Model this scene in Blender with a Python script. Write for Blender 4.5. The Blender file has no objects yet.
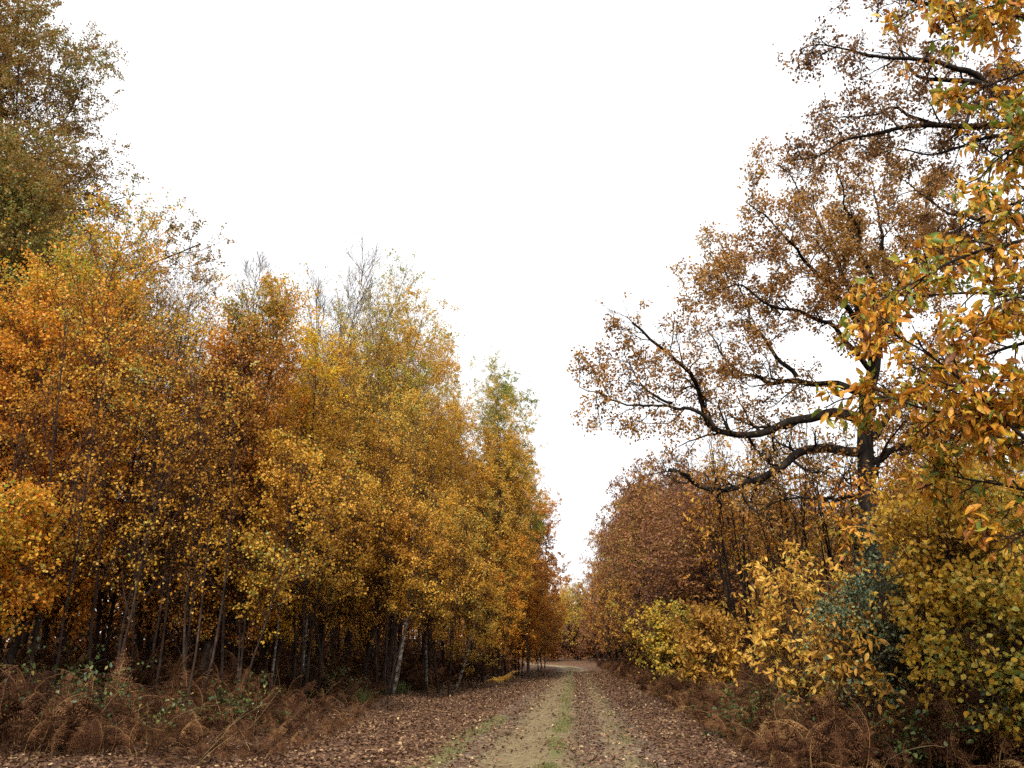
import bpy, math, random
import numpy as np
from mathutils import Vector, Matrix

# ------------------------------------------------------------------ camera, sky, sun, exposure
scene = bpy.context.scene
C = scene.collection
FPX, PITCH, YAW, EYE = 796.0, math.atan(271 / 796.0), math.radians(4.28), 1.6
cam_d = bpy.data.cameras.new('camera')
cam_d.sensor_width = 36.0
cam_d.lens = FPX / 1024 * 36.0
cam_d.clip_end = 4000
cam = bpy.data.objects.new('camera', cam_d)
C.objects.link(cam)
cam.location = (0, 0, EYE)
cam.rotation_euler = (math.pi / 2 + PITCH, 0, YAW)
scene.camera = cam

SUN_EL, SUN_AZ = math.radians(40), math.radians(188)     # azimuth from +Y clockwise: behind the camera, a little left
world = bpy.data.worlds.new('World')
scene.world = world
world.use_nodes = True
nt = world.node_tree
bg = nt.nodes['Background']
sky = nt.nodes.new('ShaderNodeTexSky')
sky.sky_type = 'NISHITA'
sky.sun_disc = False
sky.sun_elevation = SUN_EL
sky.sun_rotation = SUN_AZ
sky.air_density = 1.0
sky.dust_density = 4.0
hs = nt.nodes.new('ShaderNodeHueSaturation')
hs.inputs['Saturation'].default_value = 0.10
nt.links.new(sky.outputs[0], hs.inputs['Color'])
cl = nt.nodes.new('ShaderNodeTexNoise')          # high even overcast, faintly uneven
cl.inputs['Scale'].default_value = 2.2
cl.inputs['Detail'].default_value = 4
tc = nt.nodes.new('ShaderNodeTexCoord')
nt.links.new(tc.outputs['Generated'], cl.inputs['Vector'])
cr = nt.nodes.new('ShaderNodeValToRGB')
cr.color_ramp.elements[0].position = 0.3
cr.color_ramp.elements[0].color = (8.6, 8.75, 9.0, 1)
cr.color_ramp.elements[1].position = 0.75
cr.color_ramp.elements[1].color = (10.5, 10.5, 10.5, 1)
nt.links.new(cl.outputs['Fac'], cr.inputs[0])
mx = nt.nodes.new('ShaderNodeMix')
mx.data_type = 'RGBA'
mx.inputs[0].default_value = 0.8
nt.links.new(hs.outputs[0], mx.inputs[6])
nt.links.new(cr.outputs[0], mx.inputs[7])
nt.links.new(mx.outputs[2], bg.inputs['Color'])
bg.inputs['Strength'].default_value = 0.085

sun_d = bpy.data.lights.new('sun', 'SUN')
sun_d.energy = 2.6
sun_d.angle = math.radians(6)
sun_d.color = (1.0, 0.93, 0.82)
sun = bpy.data.objects.new('sun', sun_d)
C.objects.link(sun)
sd = Vector((math.sin(SUN_AZ) * math.cos(SUN_EL), math.cos(SUN_AZ) * math.cos(SUN_EL), math.sin(SUN_EL)))
sun.rotation_euler = sd.to_track_quat('Z', 'Y').to_euler()
sun.location = sd * 60

vs = scene.view_settings
vs.view_transform = 'Standard'
vs.look = 'None'
vs.exposure = 1.02
vs.gamma = 1.0
vs.use_curve_mapping = False
cy = scene.cycles
cy.max_bounces = 5
cy.diffuse_bounces = 3
cy.glossy_bounces = 1
cy.transmission_bounces = 2
cy.transparent_max_bounces = 4
cy.caustics_reflective = False
cy.caustics_refractive = False
cy.use_denoising = False
cy.use_adaptive_sampling = True
cy.adaptive_threshold = 0.02

# ------------------------------------------------------------------ helpers
rng = np.random.default_rng(11)
UP = np.array([0, 0, 1.0])
_cp, _sp, _cy, _sy = math.cos(PITCH), math.sin(PITCH), math.cos(YAW), math.sin(YAW)
FWD = np.array([-_sy * _cp, _cy * _cp, _sp])
RIGHT = np.array([_cy, _sy, 0])
CUP = np.cross(RIGHT, FWD)


def at(px, py, Y):
    """the point of the place seen at a pixel of the photograph, at distance Y along the track"""
    d = FWD * FPX + RIGHT * (px - 512) - CUP * (py - 384)
    return np.array([0, 0, EYE]) + d * (Y / d[1])


def cx(Y):
    Y = np.asarray(Y, float)
    b = np.clip(Y - 105, 0, 60)
    return -0.4 - 0.0062 * b ** 2 - 0.74 * np.clip(Y - 165, 0, None)


def hgt(X, Y):
    X = np.asarray(X, float)
    Y = np.asarray(Y, float)
    u = X - cx(Y)
    z = 0.06 * np.exp(-(u / 0.35) ** 2) - 0.08 * np.exp(-((np.abs(u) - 0.85) / 0.35) ** 2)
    z += 0.10 * np.clip((np.abs(u) - 2.2) / 3.0, 0, 1)
    z += 0.30 * np.clip((np.abs(u) - 5.0) / 5.0, 0, 1) ** 1.5
    z -= 0.18 * np.exp(-((np.abs(u) - 5.2) / 0.7) ** 2)
    z += (0.05 * np.sin(X * 1.3 + Y * .7) + 0.06 * np.sin(X * .45 - Y * .31 + 1)) * np.clip((np.abs(u) - 2) / 3, 0, 1)
    z += 0.015 * np.sin(Y * 1.9 + u * .8) * np.clip(np.abs(u) / 2, 0.3, 1)
    z += 0.6 * np.clip((Y - 105) / 80, 0, 1) ** 1.3
    return z


def norm(v):
    return v / (np.linalg.norm(v, axis=-1, keepdims=True) + 1e-9)


def mesh_np(name, V, F, mat, tone=None, smooth=False):
    """one mesh from numpy arrays; F is a list of (n,k) index arrays"""
    me = bpy.data.meshes.new(name)
    V = np.ascontiguousarray(V, np.float32).reshape(-1, 3)
    F = [np.asarray(f, np.int32) for f in (F if isinstance(F, list) else [F])]
    loops = np.concatenate([f.ravel() for f in F])
    sizes = np.concatenate([np.full(len(f), f.shape[1], np.int32) for f in F])
    starts = np.concatenate([[0], np.cumsum(sizes)[:-1]]).astype(np.int32)
    me.vertices.add(len(V))
    me.vertices.foreach_set('co', V.ravel())
    me.loops.add(len(loops))
    me.loops.foreach_set('vertex_index', loops)
    me.polygons.add(len(sizes))
    me.polygons.foreach_set('loop_start', starts)
    if smooth:
        me.polygons.foreach_set('use_smooth', np.ones(len(sizes), bool))
    if tone is not None:
        for k, a in (tone if isinstance(tone, dict) else {'tone': tone}).items():
            at_ = me.attributes.new(k, 'FLOAT', 'POINT')
            at_.data.foreach_set('value', np.ascontiguousarray(a, np.float32).ravel())
    me.update(calc_edges=True)
    me.materials.append(mat)
    return me


def link(name, me, parent=None):
    o = bpy.data.objects.new(name, me)
    C.objects.link(o)
    if parent is not None:
        o.parent = parent
    return o


def thing(name, label, cat, loc=(0, 0, 0), group=None, rz=0.0):
    o = bpy.data.objects.new(name, None)
    o.empty_display_size = 0.3
    C.objects.link(o)
    o.location = loc
    o.rotation_euler = (0, 0, rz)
    o['label'] = label
    o['category'] = cat
    if group:
        o['group'] = group
    return o


def dup(root, loc, rz=0.0, sc=(1, 1, 1), label=None, group=None):
    r = root.copy()
    C.objects.link(r)
    r.location = loc
    r.rotation_euler = (0, 0, rz)
    r.scale = sc
    if label:
        r['label'] = label
    if group:
        r['group'] = group
    elif 'group' in r:
        del r['group']
    for ch in list(root.children):
        c = ch.copy()
        C.objects.link(c)
        c.parent = r
    return r


def tubes(P, R, s):
    """tapered tubes along polylines P (N,K,3) with radii R (N,K)"""
    N, K, _ = P.shape
    T = norm(np.gradient(P, axis=1))
    D = norm(P[:, -1] - P[:, 0])
    ref = np.where((np.abs(D[:, 2]) > 0.75)[:, None], np.array([1.0, 0.13, 0]), np.array([0.05, 0.1, 1.0]))
    ref = ref[:, None, :]
    u = norm(ref - (ref * T).sum(-1, keepdims=True) * T)
    v = np.cross(T, u)
    a = np.arange(s) / s * 2 * math.pi
    V = P[:, :, None, :] + R[:, :, None, None] * (np.cos(a)[:, None] * u[:, :, None, :] + np.sin(a)[:, None] * v[:, :, None, :])
    idx = np.arange(N * K * s).reshape(N, K, s)
    a0 = idx[:, :-1]
    a1 = idx[:, 1:]
    F = np.stack([a0, np.roll(a0, -1, 2), np.roll(a1, -1, 2), a1], -1).reshape(-1, 4)
    return V.reshape(-1, 3), F


def join(parts):
    V, F, n = [], [], 0
    for v, f in parts:
        V.append(v)
        F.append(f + n)
        n += len(v)
    return np.concatenate(V), np.concatenate(F)


def sample(P, R, t):
    """points, tangents and radii at fractions t (N,n) of polylines"""
    N, K, _ = P.shape
    x = np.clip(t, 0, 0.9999) * (K - 1)
    i = x.astype(int)
    f = (x - i)[..., None]
    r = np.arange(N)[:, None]
    p = P[r, i] * (1 - f) + P[r, i + 1] * f
    tan = norm(P[r, i + 1] - P[r, i])
    rad = R[r, i] * (1 - f[..., 0]) + R[r, i + 1] * f[..., 0]
    return p, tan, rad


def walk(p0, d0, L, K, wob, up, r0, r1):
    """crooked polylines from p0 along d0: L lengths, up pulls them up (negative: down)"""
    n = len(p0)
    P = np.empty((n, K, 3))
    P[:, 0] = p0
    d = norm(d0)
    st = (L / (K - 1))[:, None]
    for k in range(1, K):
        d = norm(d + wob * rng.normal(size=(n, 3)) + np.asarray(up).reshape(-1, 1) * UP)
        P[:, k] = P[:, k - 1] + d * st
    R = r0[:, None] + (r1 - r0)[:, None] * np.linspace(0, 1, K)[None, :] ** 0.8
    return P, R


def grow(P, R, n, t0, t1, ang, angj, lenf, K, wob, up, rf=0.55, rmin=0.004, keep=None, tip=0.35):
    N = len(P)
    t = t0 + (t1 - t0) * (np.arange(n)[None, :] + rng.random((N, n))) / n
    p, tan, rad = sample(P, R, t)
    Lp = np.linalg.norm(np.diff(P, axis=1), axis=2).sum(1)[:, None]
    az = np.arange(n)[None, :] * 2.4 + rng.random((N, 1)) * 6.28 + rng.normal(size=(N, n)) * 0.5
    A = np.radians(ang + angj * rng.normal(size=(N, n)))[..., None]
    ref = np.where(np.abs(tan[..., 2:3]) > 0.8, np.array([1.0, 0, 0]), UP)
    u = norm(np.cross(ref, tan))
    v = np.cross(tan, u)
    d = np.cos(A) * tan + np.sin(A) * (np.cos(az)[..., None] * u + np.sin(az)[..., None] * v)
    L = lenf(t, Lp) * rng.uniform(0.65, 1.3, (N, n))
    r0 = np.maximum(rad * rf, rmin)
    p, d, L, r0, t = p.reshape(-1, 3), d.reshape(-1, 3), L.ravel(), r0.ravel(), t.ravel()
    if keep is not None:
        m = rng.random(len(L)) < keep
        p, d, L, r0 = p[m], d[m], L[m], r0[m]
    return walk(p, d, L, K, wob, up, r0, np.maximum(r0 * tip, rmin * 0.6))


# leaf outlines: x across, y along, z out of the blade
LEAF = {
    'round': (np.array([[0, 0, 0], [-.42, .42, .08], [0, 1, -.06], [.42, .42, .08]]), np.array([[0, 3, 2, 1]])),
    'thin': (np.array([[0, 0, 0], [-.2, .4, .05], [0, 1, -.08], [.2, .4, .05]]), np.array([[0, 3, 2, 1]])),
    'oak': (np.array([[0, 0, 0], [-.17, .28, .05], [-.34, .68, .10], [0, 1, -.1], [.34, .62, .10], [.2, .3, .05]]),
            np.array([[0, 5, 4, 3], [0, 3, 2, 1]])),
}
_w = [0.015, .17, .205, .14, 0.01]
_y = [0, .25, .5, .78, 1.0]
_v = []
for w_, y_ in zip(_w, _y):
    for s_ in (-1, 0, 1):
        _v.append([s_ * w_, y_, abs(s_) * w_ * .45 - .32 * y_ * y_])
LEAF['lance'] = (np.array(_v), np.array([[r * 3 + c, r * 3 + c + 1, r * 3 + c + 4, r * 3 + c + 3] for r in range(4) for c in range(2)]))
_w = [0.02, .34, .40, .26, 0.01]
_v = []
for w_, y_ in zip(_w, _y):
    for s_ in (-1, 0, 1):
        _v.append([s_ * w_, y_, abs(s_) * w_ * .3 - .25 * y_ * y_])
LEAF['broad'] = (np.array(_v), LEAF['lance'][1])


def place_leaves(p, axis, nrm, size, kind, tone):
    """one blade per row; returns verts, faces, tone per vertex"""
    tv, tf = LEAF[kind]
    y = norm(axis)
    z = norm(nrm - (nrm * y).sum(-1, keepdims=True) * y)
    x = np.cross(y, z)
    s = size[:, None, None]
    V = p[:, None, :] + s * (tv[None, :, 0:1] * x[:, None] + tv[None, :, 1:2] * y[:, None] + tv[None, :, 2:3] * z[:, None])
    F = (tf[None] + (np.arange(len(p)) * len(tv))[:, None, None]).reshape(-1, tf.shape[1])
    return V.reshape(-1, 3), F, np.repeat(tone, len(tv))


def clump(p, s):
    """slow variation of leaf colour through a crown"""
    q = p * s
    return (np.sin(q[:, 0] * 1.7 + 1.3 * np.sin(q[:, 2])) + np.sin(q[:, 1] * 1.9 + q[:, 2] * 1.1) + np.sin(q[:, 2] * 2.3 + q[:, 0])) / 3


def leaves_on(P, per, size, kind, spread=0.05, down=0.5, along=0.4, upn=0.4, t0=0.1, green=(0, 0), base=0.45, vary=0.2, cs=0.8, keep=1.0, gap=None, gs=1.5):
    N = len(P)
    t = t0 + (1 - t0) * rng.random((N, per))
    p, tan, _ = sample(P, np.zeros(P.shape[:2]), t)
    p, tan = p.reshape(-1, 3), tan.reshape(-1, 3)
    if keep < 1:
        m = rng.random(len(p)) < keep
        p, tan = p[m], tan[m]
    if gap is not None:
        ph = rng.random(3) * 20
        m = clump(p + ph, gs) + .22 * rng.normal(size=len(p)) > gap
        p, tan = p[m], tan[m]
    n = len(p)
    p = p + rng.normal(size=(n, 3)) * spread
    ax = along * tan + 0.75 * rng.normal(size=(n, 3)) - down * UP
    nr = rng.normal(size=(n, 3)) + upn * UP
    tone = base + vary * rng.normal(size=n) + 0.22 * clump(p, cs)
    g0, g1 = green
    if g1 > g0:
        tone = tone + 0.45 * np.clip((p[:, 2] - g0) / (g1 - g0), 0, 1)
    return place_leaves(p, ax, nr, size * rng.uniform(0.65, 1.25, n), kind, np.clip(tone, 0, 1))


# ------------------------------------------------------------------ materials
def lin(h):
    h = h.lstrip('#')
    c = [int(h[i:i + 2], 16) / 255 for i in (0, 2, 4)]
    return tuple(x / 12.92 if x <= .04045 else ((x + .055) / 1.055) ** 2.4 for x in c) + (1,)


def ramp(N, stops):
    r = N.new('ShaderNodeValToRGB')
    e = r.color_ramp.elements
    while len(e) < len(stops):
        e.new(0.5)
    for i, (p, c) in enumerate(stops):
        e[i].position = p
        e[i].color = lin(c) if isinstance(c, str) else c
    return r


def leafmat(name, stops, transl=0.38, rough=0.5, spec=0.35, objvar=0.18, spots=False):
    m = bpy.data.materials.new(name)
    m.use_nodes = True
    N, L = m.node_tree.nodes, m.node_tree.links
    N.clear()
    out = N.new('ShaderNodeOutputMaterial')
    a = N.new('ShaderNodeAttribute')
    a.attribute_name = 'tone'
    oi = N.new('ShaderNodeObjectInfo')
    mr = N.new('ShaderNodeMath')
    mr.operation = 'MULTIPLY_ADD'
    L.new(oi.outputs['Random'], mr.inputs[0])
    mr.inputs[1].default_value = objvar
    mr.inputs[2].default_value = -objvar / 2
    ad = N.new('ShaderNodeMath')
    ad.operation = 'ADD'
    L.new(a.outputs['Fac'], ad.inputs[0])
    L.new(mr.outputs[0], ad.inputs[1])
    r = ramp(N, stops)
    L.new(ad.outputs[0], r.inputs[0])
    if spots:                                    # brown blotches on dying leaves
        tc = N.new('ShaderNodeTexCoord')
        no = N.new('ShaderNodeTexNoise')
        no.inputs['Scale'].default_value = 26
        no.inputs['Detail'].default_value = 3
        L.new(tc.outputs['Object'], no.inputs['Vector'])
        sr = ramp(N, [(.56, (0, 0, 0, 1)), (.70, (.75, .75, .75, 1))])
        L.new(no.outputs['Fac'], sr.inputs[0])
        mxs = N.new('ShaderNodeMix')
        mxs.data_type = 'RGBA'
        L.new(sr.outputs[0], mxs.inputs[0])
        L.new(r.outputs[0], mxs.inputs[6])
        mxs.inputs[7].default_value = lin('#5e3818')
        rout = mxs.outputs[2]
    else:
        rout = r.outputs[0]
    p = N.new('ShaderNodeBsdfPrincipled')
    p.inputs['Roughness'].default_value = rough
    p.inputs['Specular IOR Level'].default_value = spec
    L.new(rout, p.inputs['Base Color'])
    t = N.new('ShaderNodeBsdfTranslucent')
    L.new(rout, t.inputs['Color'])
    x = N.new('ShaderNodeMixShader')
    x.inputs[0].default_value = transl
    L.new(p.outputs[0], x.inputs[1])
    L.new(t.outputs[0], x.inputs[2])
    L.new(x.outputs[0], out.inputs[0])
    return m


def barkmat(name, stops, scale=(6, 6, 2), bump=0.5, detail=6, rough=0.9):
    m = bpy.data.materials.new(name)
    m.use_nodes = True
    N, L = m.node_tree.nodes, m.node_tree.links
    p = N['Principled BSDF']
    p.inputs['Roughness'].default_value = rough
    p.inputs['Specular IOR Level'].default_value = 0.2
    tc = N.new('ShaderNodeTexCoord')
    mp = N.new('ShaderNodeMapping')
    mp.inputs['Scale'].default_value = scale
    L.new(tc.outputs['Object'], mp.inputs[0])
    no = N.new('ShaderNodeTexNoise')
    no.inputs['Scale'].default_value = 1.0
    no.inputs['Detail'].default_value = detail
    no.inputs['Roughness'].default_value = 0.65
    L.new(mp.outputs[0], no.inputs['Vector'])
    r = ramp(N, stops)
    L.new(no.outputs['Fac'], r.inputs[0])
    L.new(r.outputs[0], p.inputs['Base Color'])
    b = N.new('ShaderNodeBump')
    b.inputs['Strength'].default_value = bump
    b.inputs['Distance'].default_value = 0.03
    L.new(no.outputs['Fac'], b.inputs['Height'])
    L.new(b.outputs[0], p.inputs['Normal'])
    return m


M = {}
M['orange'] = leafmat('birch_leaf_orange', [(0, '#7c4814'), (.25, '#c07420'), (.5, '#de922a'), (.72, '#e8ac36'), (.9, '#bca636'), (1, '#8a9634')])
M['gold'] = leafmat('birch_leaf_gold', [(0, '#74501c'), (.25, '#b47c26'), (.5, '#d69c32'), (.72, '#deb244'), (.9, '#aaa048'), (1, '#879448')])
M['yellow'] = leafmat('birch_leaf_yellow', [(0, '#8a5a10'), (.3, '#c88a12'), (.6, '#e6b422'), (.85, '#dcc23a'), (1, '#98a030')])
M['russet'] = leafmat('birch_leaf_russet', [(0, '#5e3a22'), (.3, '#986028'), (.6, '#c48436'), (.85, '#d0a046'), (1, '#929640')])
M['green_gold'] = leafmat('weeping_birch_leaf', [(0, '#6a5a1c'), (.3, '#9a8428'), (.6, '#8e9038'), (1, '#667a34')])
M['oak_brown'] = leafmat('oak_leaf_brown', [(0, '#4a3018'), (.3, '#7c5424'), (.55, '#98702e'), (.8, '#7c7432'), (1, '#587034')])
M['oak_rust'] = leafmat('oak_leaf_rust', [(0, '#5e3f24'), (.3, '#8e6434'), (.6, '#aa7a3e'), (.85, '#b88e46'), (1, '#988a48')])
M['oak_dull'] = leafmat('oak_leaf_dull', [(0, '#5a3c28'), (.35, '#8a6440'), (.7, '#a67c48'), (1, '#b0904a')])
M['chestnut'] = leafmat('chestnut_leaf', [(0, '#7a4a1e'), (.25, '#bc7826'), (.5, '#d6982c'), (.75, '#d8ae3a'), (.9, '#9c9a38'), (1, '#6c7e2e')], objvar=0.05, spots=True, spec=0.45)
M['chestnut_pale'] = leafmat('chestnut_leaf_pale', [(0, '#8e6428'), (.3, '#c48e38'), (.6, '#dcae4a'), (.85, '#ccb454'), (1, '#909a44')], objvar=0.05, spots=True)
M['hazel'] = leafmat('hazel_leaf', [(0, '#7a5820'), (.25, '#b88a2c'), (.5, '#d6ac3c'), (.75, '#aca044'), (1, '#6c8034')], objvar=0.1, spots=True)
M['beech'] = leafmat('beech_leaf', [(0, '#4e3226'), (.3, '#7c5236'), (.6, '#a06c42'), (.85, '#b0883e'), (1, '#7a7c38')], objvar=0.4)
M['holly'] = leafmat('holly_leaf', [(0, '#283424'), (.5, '#526248'), (.85, '#86905e'), (1, '#a69c58')], transl=0.15, rough=0.45, spec=0.25)
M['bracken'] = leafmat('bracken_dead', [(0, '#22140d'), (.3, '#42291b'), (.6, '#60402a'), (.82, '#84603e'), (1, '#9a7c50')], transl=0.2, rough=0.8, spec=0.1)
M['litter'] = leafmat('fallen_leaf', [(0, '#302014'), (.35, '#563a27'), (.65, '#73543d'), (.88, '#967a56'), (1, '#b89e78')], transl=0.1, rough=0.6, spec=0.3)
M['bramble'] = leafmat('bramble_leaf', [(0, '#1a220f'), (.5, '#36461e'), (.85, '#566030'), (1, '#84743a')], transl=0.2, rough=0.45)
M['grass'] = leafmat('grass_blade', [(0, '#444a22'), (.5, '#666c38'), (.8, '#8a844a'), (1, '#a89a68')], transl=0.25)
M['birch_bark'] = barkmat('birch_bark', [(.36, '#1e1815'), (.46, '#4e463e'), (.56, '#80786e'), (.75, '#a8a094')], (5, 5, 9), 0.35)
M['stem_bark'] = barkmat('young_birch_bark', [(.3, '#1a1310'), (.55, '#382b24'), (.8, '#66584c')], (6, 6, 5), 0.3)
M['twig'] = barkmat('twig_bark', [(.3, '#1e1512'), (.7, '#4a362c')], (4, 4, 4), 0.1)
M['oak_bark'] = barkmat('oak_bark', [(.3, '#0c0907'), (.5, '#1e1814'), (.68, '#393229'), (.85, '#454a36')], (7, 7, 2.0), 0.9)
M['grey_twig'] = barkmat('bare_twig_bark', [(.3, '#2e2826'), (.7, '#6a605a')], (4, 4, 4), 0.1)
M['stalk'] = barkmat('dry_stalk', [(.3, '#4e3a26'), (.7, '#8e7852')], (4, 4, 4), 0.1)


def groundmat(name, track):
    m = bpy.data.materials.new(name)
    m.use_nodes = True
    N, L = m.node_tree.nodes, m.node_tree.links
    p = N['Principled BSDF']
    p.inputs['Roughness'].default_value = 0.95
    p.inputs['Specular IOR Level'].default_value = 0.15
    g = N.new('ShaderNodeNewGeometry')

    def noise(sc, det=5, rough=0.6):
        n = N.new('ShaderNodeTexNoise')
        n.inputs['Scale'].default_value = sc
        n.inputs['Detail'].default_value = det
        n.inputs['Roughness'].default_value = rough
        L.new(g.outputs['Position'], n.inputs['Vector'])
        return n.outputs['Fac']

    def mix(f, a, b):
        x = N.new('ShaderNodeMix')
        x.data_type = 'RGBA'
        for i, v in ((0, f), (6, a), (7, b)):
            if hasattr(v, 'links'):
                L.new(v, x.inputs[i])
            else:
                x.inputs[i].default_value = v
        return x.outputs[2]

    def math_(op, a, b=None, c=None):
        x = N.new('ShaderNodeMath')
        x.operation = op
        for i, v in enumerate((a, b, c)):
            if v is None:
                continue
            if hasattr(v, 'links'):
                L.new(v, x.inputs[i])
            else:
                x.inputs[i].default_value = v
        return x.outputs[0]

    vo = N.new('ShaderNodeTexVoronoi')
    vo.inputs['Scale'].default_value = 11
    L.new(g.outputs['Position'], vo.inputs['Vector'])
    sep = N.new('ShaderNodeSeparateColor')
    L.new(vo.outputs['Color'], sep.inputs[0])
    lit = ramp(N, [(0, '#2a1b12'), (.4, '#4e3524'), (.7, '#6e4e38'), (.92, '#8e7052'), (1, '#a88a66')])
    L.new(sep.outputs[0], lit.inputs[0])
    litter = mix(math_('MULTIPLY', noise(1.1), 0.6), lit.outputs[0], lin('#3a261b'))
    col = litter
    if track:
        def attr(k):
            a = N.new('ShaderNodeAttribute')
            a.attribute_name = k
            return a.outputs['Fac']

        def cover(k, sc, lo, hi):          # where a cover lies: its lane plus an uneven edge
            f = math_('ADD', attr(k), math_('MULTIPLY_ADD', noise(sc, 6, .7), 1.5, -0.75))
            r = ramp(N, [(lo, (0, 0, 0, 1)), (hi, (1, 1, 1, 1))])
            L.new(f, r.inputs[0])
            return r.outputs[0]
        sand = ramp(N, [(.28, '#463a2a'), (.45, '#6a5c44'), (.6, '#887858'), (.75, '#a89872')])
        L.new(noise(9, 8, .75), sand.inputs[0])
        grs = ramp(N, [(.3, '#54503a'), (.55, '#68663c'), (.8, '#8c8458')])
        L.new(noise(14, 6, .7), grs.inputs[0])
        grv = ramp(N, [(.0, '#3c322a'), (.5, '#6e6052'), (1, '#a09282')])
        L.new(sep.outputs[1], grv.inputs[0])
        col = mix(cover('gravel', 3.0, .40, .60), col, mix(0.55, grv.outputs[0], litter))
        col = mix(cover('sand', 1.6, .38, .62), col, sand.outputs[0])
        col = mix(cover('grass', 2.0, .42, .60), col, grs.outputs[0])
    L.new(col, p.inputs['Base Color'])
    b = N.new('ShaderNodeBump')
    b.inputs['Strength'].default_value = 0.6
    b.inputs['Distance'].default_value = 0.04
    L.new(noise(16, 8, .7), b.inputs['Height'])
    L.new(b.outputs[0], p.inputs['Normal'])
    return m


# ------------------------------------------------------------------ the ground and the track
ys = np.concatenate([np.arange(-60, 4, 4.0), np.arange(4, 60, .3), np.arange(60, 130, .8), np.arange(130, 260, 4), np.geomspace(260, 1600, 16)])
us = np.concatenate([-np.geomspace(900, 16, 22), np.arange(-15, -2.61, .4), np.arange(-2.6, 2.61, .13), np.arange(3, 15.1, .4), np.geomspace(16, 900, 22)])


def sheet(name, us, mat, lift, attrs=False):
    U, Y = np.meshgrid(us, ys)
    X = U + cx(np.clip(Y, None, 260))
    Z = hgt(X, np.clip(Y, None, 260)) + lift
    n, m = U.shape
    i = np.arange(n * m).reshape(n, m)
    F = np.stack([i[:-1, :-1], i[:-1, 1:], i[1:, 1:], i[1:, :-1]], -1).reshape(-1, 4)
    tone = None
    if attrs:
        def lane(c, w):
            return np.exp(-((U - c) / w) ** 2)
        wob = 0.12 * np.sin(Y * .33) + 0.08 * np.sin(Y * .9 + 1)
        tone = {'sand': np.clip(lane(-.6 + wob, .7) + .58 * lane(1.2, .45) + .42 * lane(.35, .4), 0, 1),
                'grass': np.clip((.62 + .12 * np.sin(Y * 1.3)) * lane(.05 + wob * .5, .22) + .65 * lane(-1.75 + wob, .42) * (Y < 24) + .55 * lane(1.42, .28) * (.5 + .5 * np.sin(Y * .8)), 0, 1),
                'gravel': np.clip(lane(-1.3, .6) + 1.1 * lane(.66, .5) + .8 * lane(1.5, .5), 0, 1)}
    o = link(name, mesh_np(name, np.stack([X, Y, Z], -1), F, mat, tone, smooth=True))
    o['kind'] = 'structure'
    return o


sheet('ground', us, groundmat('leaf_litter_ground', False), 0.0)
sheet('track', us[np.abs(us) < 2.45], groundmat('stony_track', True), 0.006, True)


# ------------------------------------------------------------------ trees
def edge_at(px, Y):
    return float(at(px, 600, Y)[0])


def stand(X, Y):
    return (float(X), float(Y), float(hgt(X, Y)) - 0.04)


def tree_parts(root, trunk, limbs, leaf, bark, twig, leafm):
    if trunk is not None:
        link('trunk', mesh_np('trunk', *trunk, bark, smooth=True), root)
    if limbs is not None:
        link('branches', mesh_np('branches', *limbs, twig, smooth=True), root)
    if leaf is not None:
        link('crown', mesh_np('crown', leaf[0], leaf[1], leafm, leaf[2]), root)


def stems_of(n, H, r0, lean, spread=0.15, K=14, dirx=0.0, wob=.05):
    a = rng.random(n) * 6.28
    p0 = np.stack([np.cos(a) * spread * (n > 1), np.sin(a) * spread * (n > 1), np.zeros(n)], -1)
    lean = np.where(np.arange(n) == 0, lean * .3, lean)
    d0 = np.stack([np.cos(a) * lean + dirx, np.sin(a) * lean, np.ones(n)], -1)
    L = H * np.where(np.arange(n) == 0, 1.0, rng.uniform(.68, .97, n))
    return walk(p0, d0, L * .98, K, wob, .08, r0 * rng.uniform(.75, 1.0, n), np.full(n, .008))


def birch(root, H, R, leafm, stems=1, n1=46, n2=9, n3=4, per=16, leaf=.055, low=.12, droop=0.0, dens=1.0, base=.45, greentop=True,
          r0=.085, lean=.08, bark='stem_bark', shape=((0.05, .55), (.25, .9), (.5, 1.0), (.8, .95), (1, .6)), dirx=0.0, kind='round', ang=40, bare_top=0.0, twig='twig', gap=-.06, gs=2.8):
    P, Rr = stems_of(stems, H - (.36 * R if H > 5 else 0), r0, lean, .25, dirx=dirx)
    xs, yv = zip(*shape)
    B1, R1 = grow(P, Rr, n1, low, .985, ang, 8, lambda t, Lp: R * 1.25 * np.interp(t, xs, yv), 7, .12, .12 - droop, .5, .009)
    B2, R2 = grow(B1, R1, n2, .12, 1.0, 42, 12, lambda t, Lp: .18 + .42 * Lp * (1.05 - .6 * t), 5, .18, .05 - droop * 2, .6, .004)
    B3, R3 = grow(B2, R2, n3, .15, 1.0, 40, 16, lambda t, Lp: .14 + .5 * Lp * (1.1 - .6 * t), 4, .22, .02 - droop * 3, .7, .0035)
    if bare_top > 0:
        k = rng.random(len(B3)) > np.clip((B3[:, 0, 2] / H - (1 - bare_top)) / bare_top, 0, .75)
        LB = B3[k]
    else:
        LB = B3
    lf = leaves_on(LB, per, leaf, kind, spread=.05, down=.5 + droop, green=(H * .72, H * 1.05) if greentop else (0, 0), base=base, keep=dens, gap=gap, gs=gs)
    tree_parts(root, tubes(P, Rr, 8), join([tubes(B1, R1, 5), tubes(B2, R2, 3), tubes(B3, R3, 3)]), lf, M[bark], M[twig], leafm)


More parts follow.
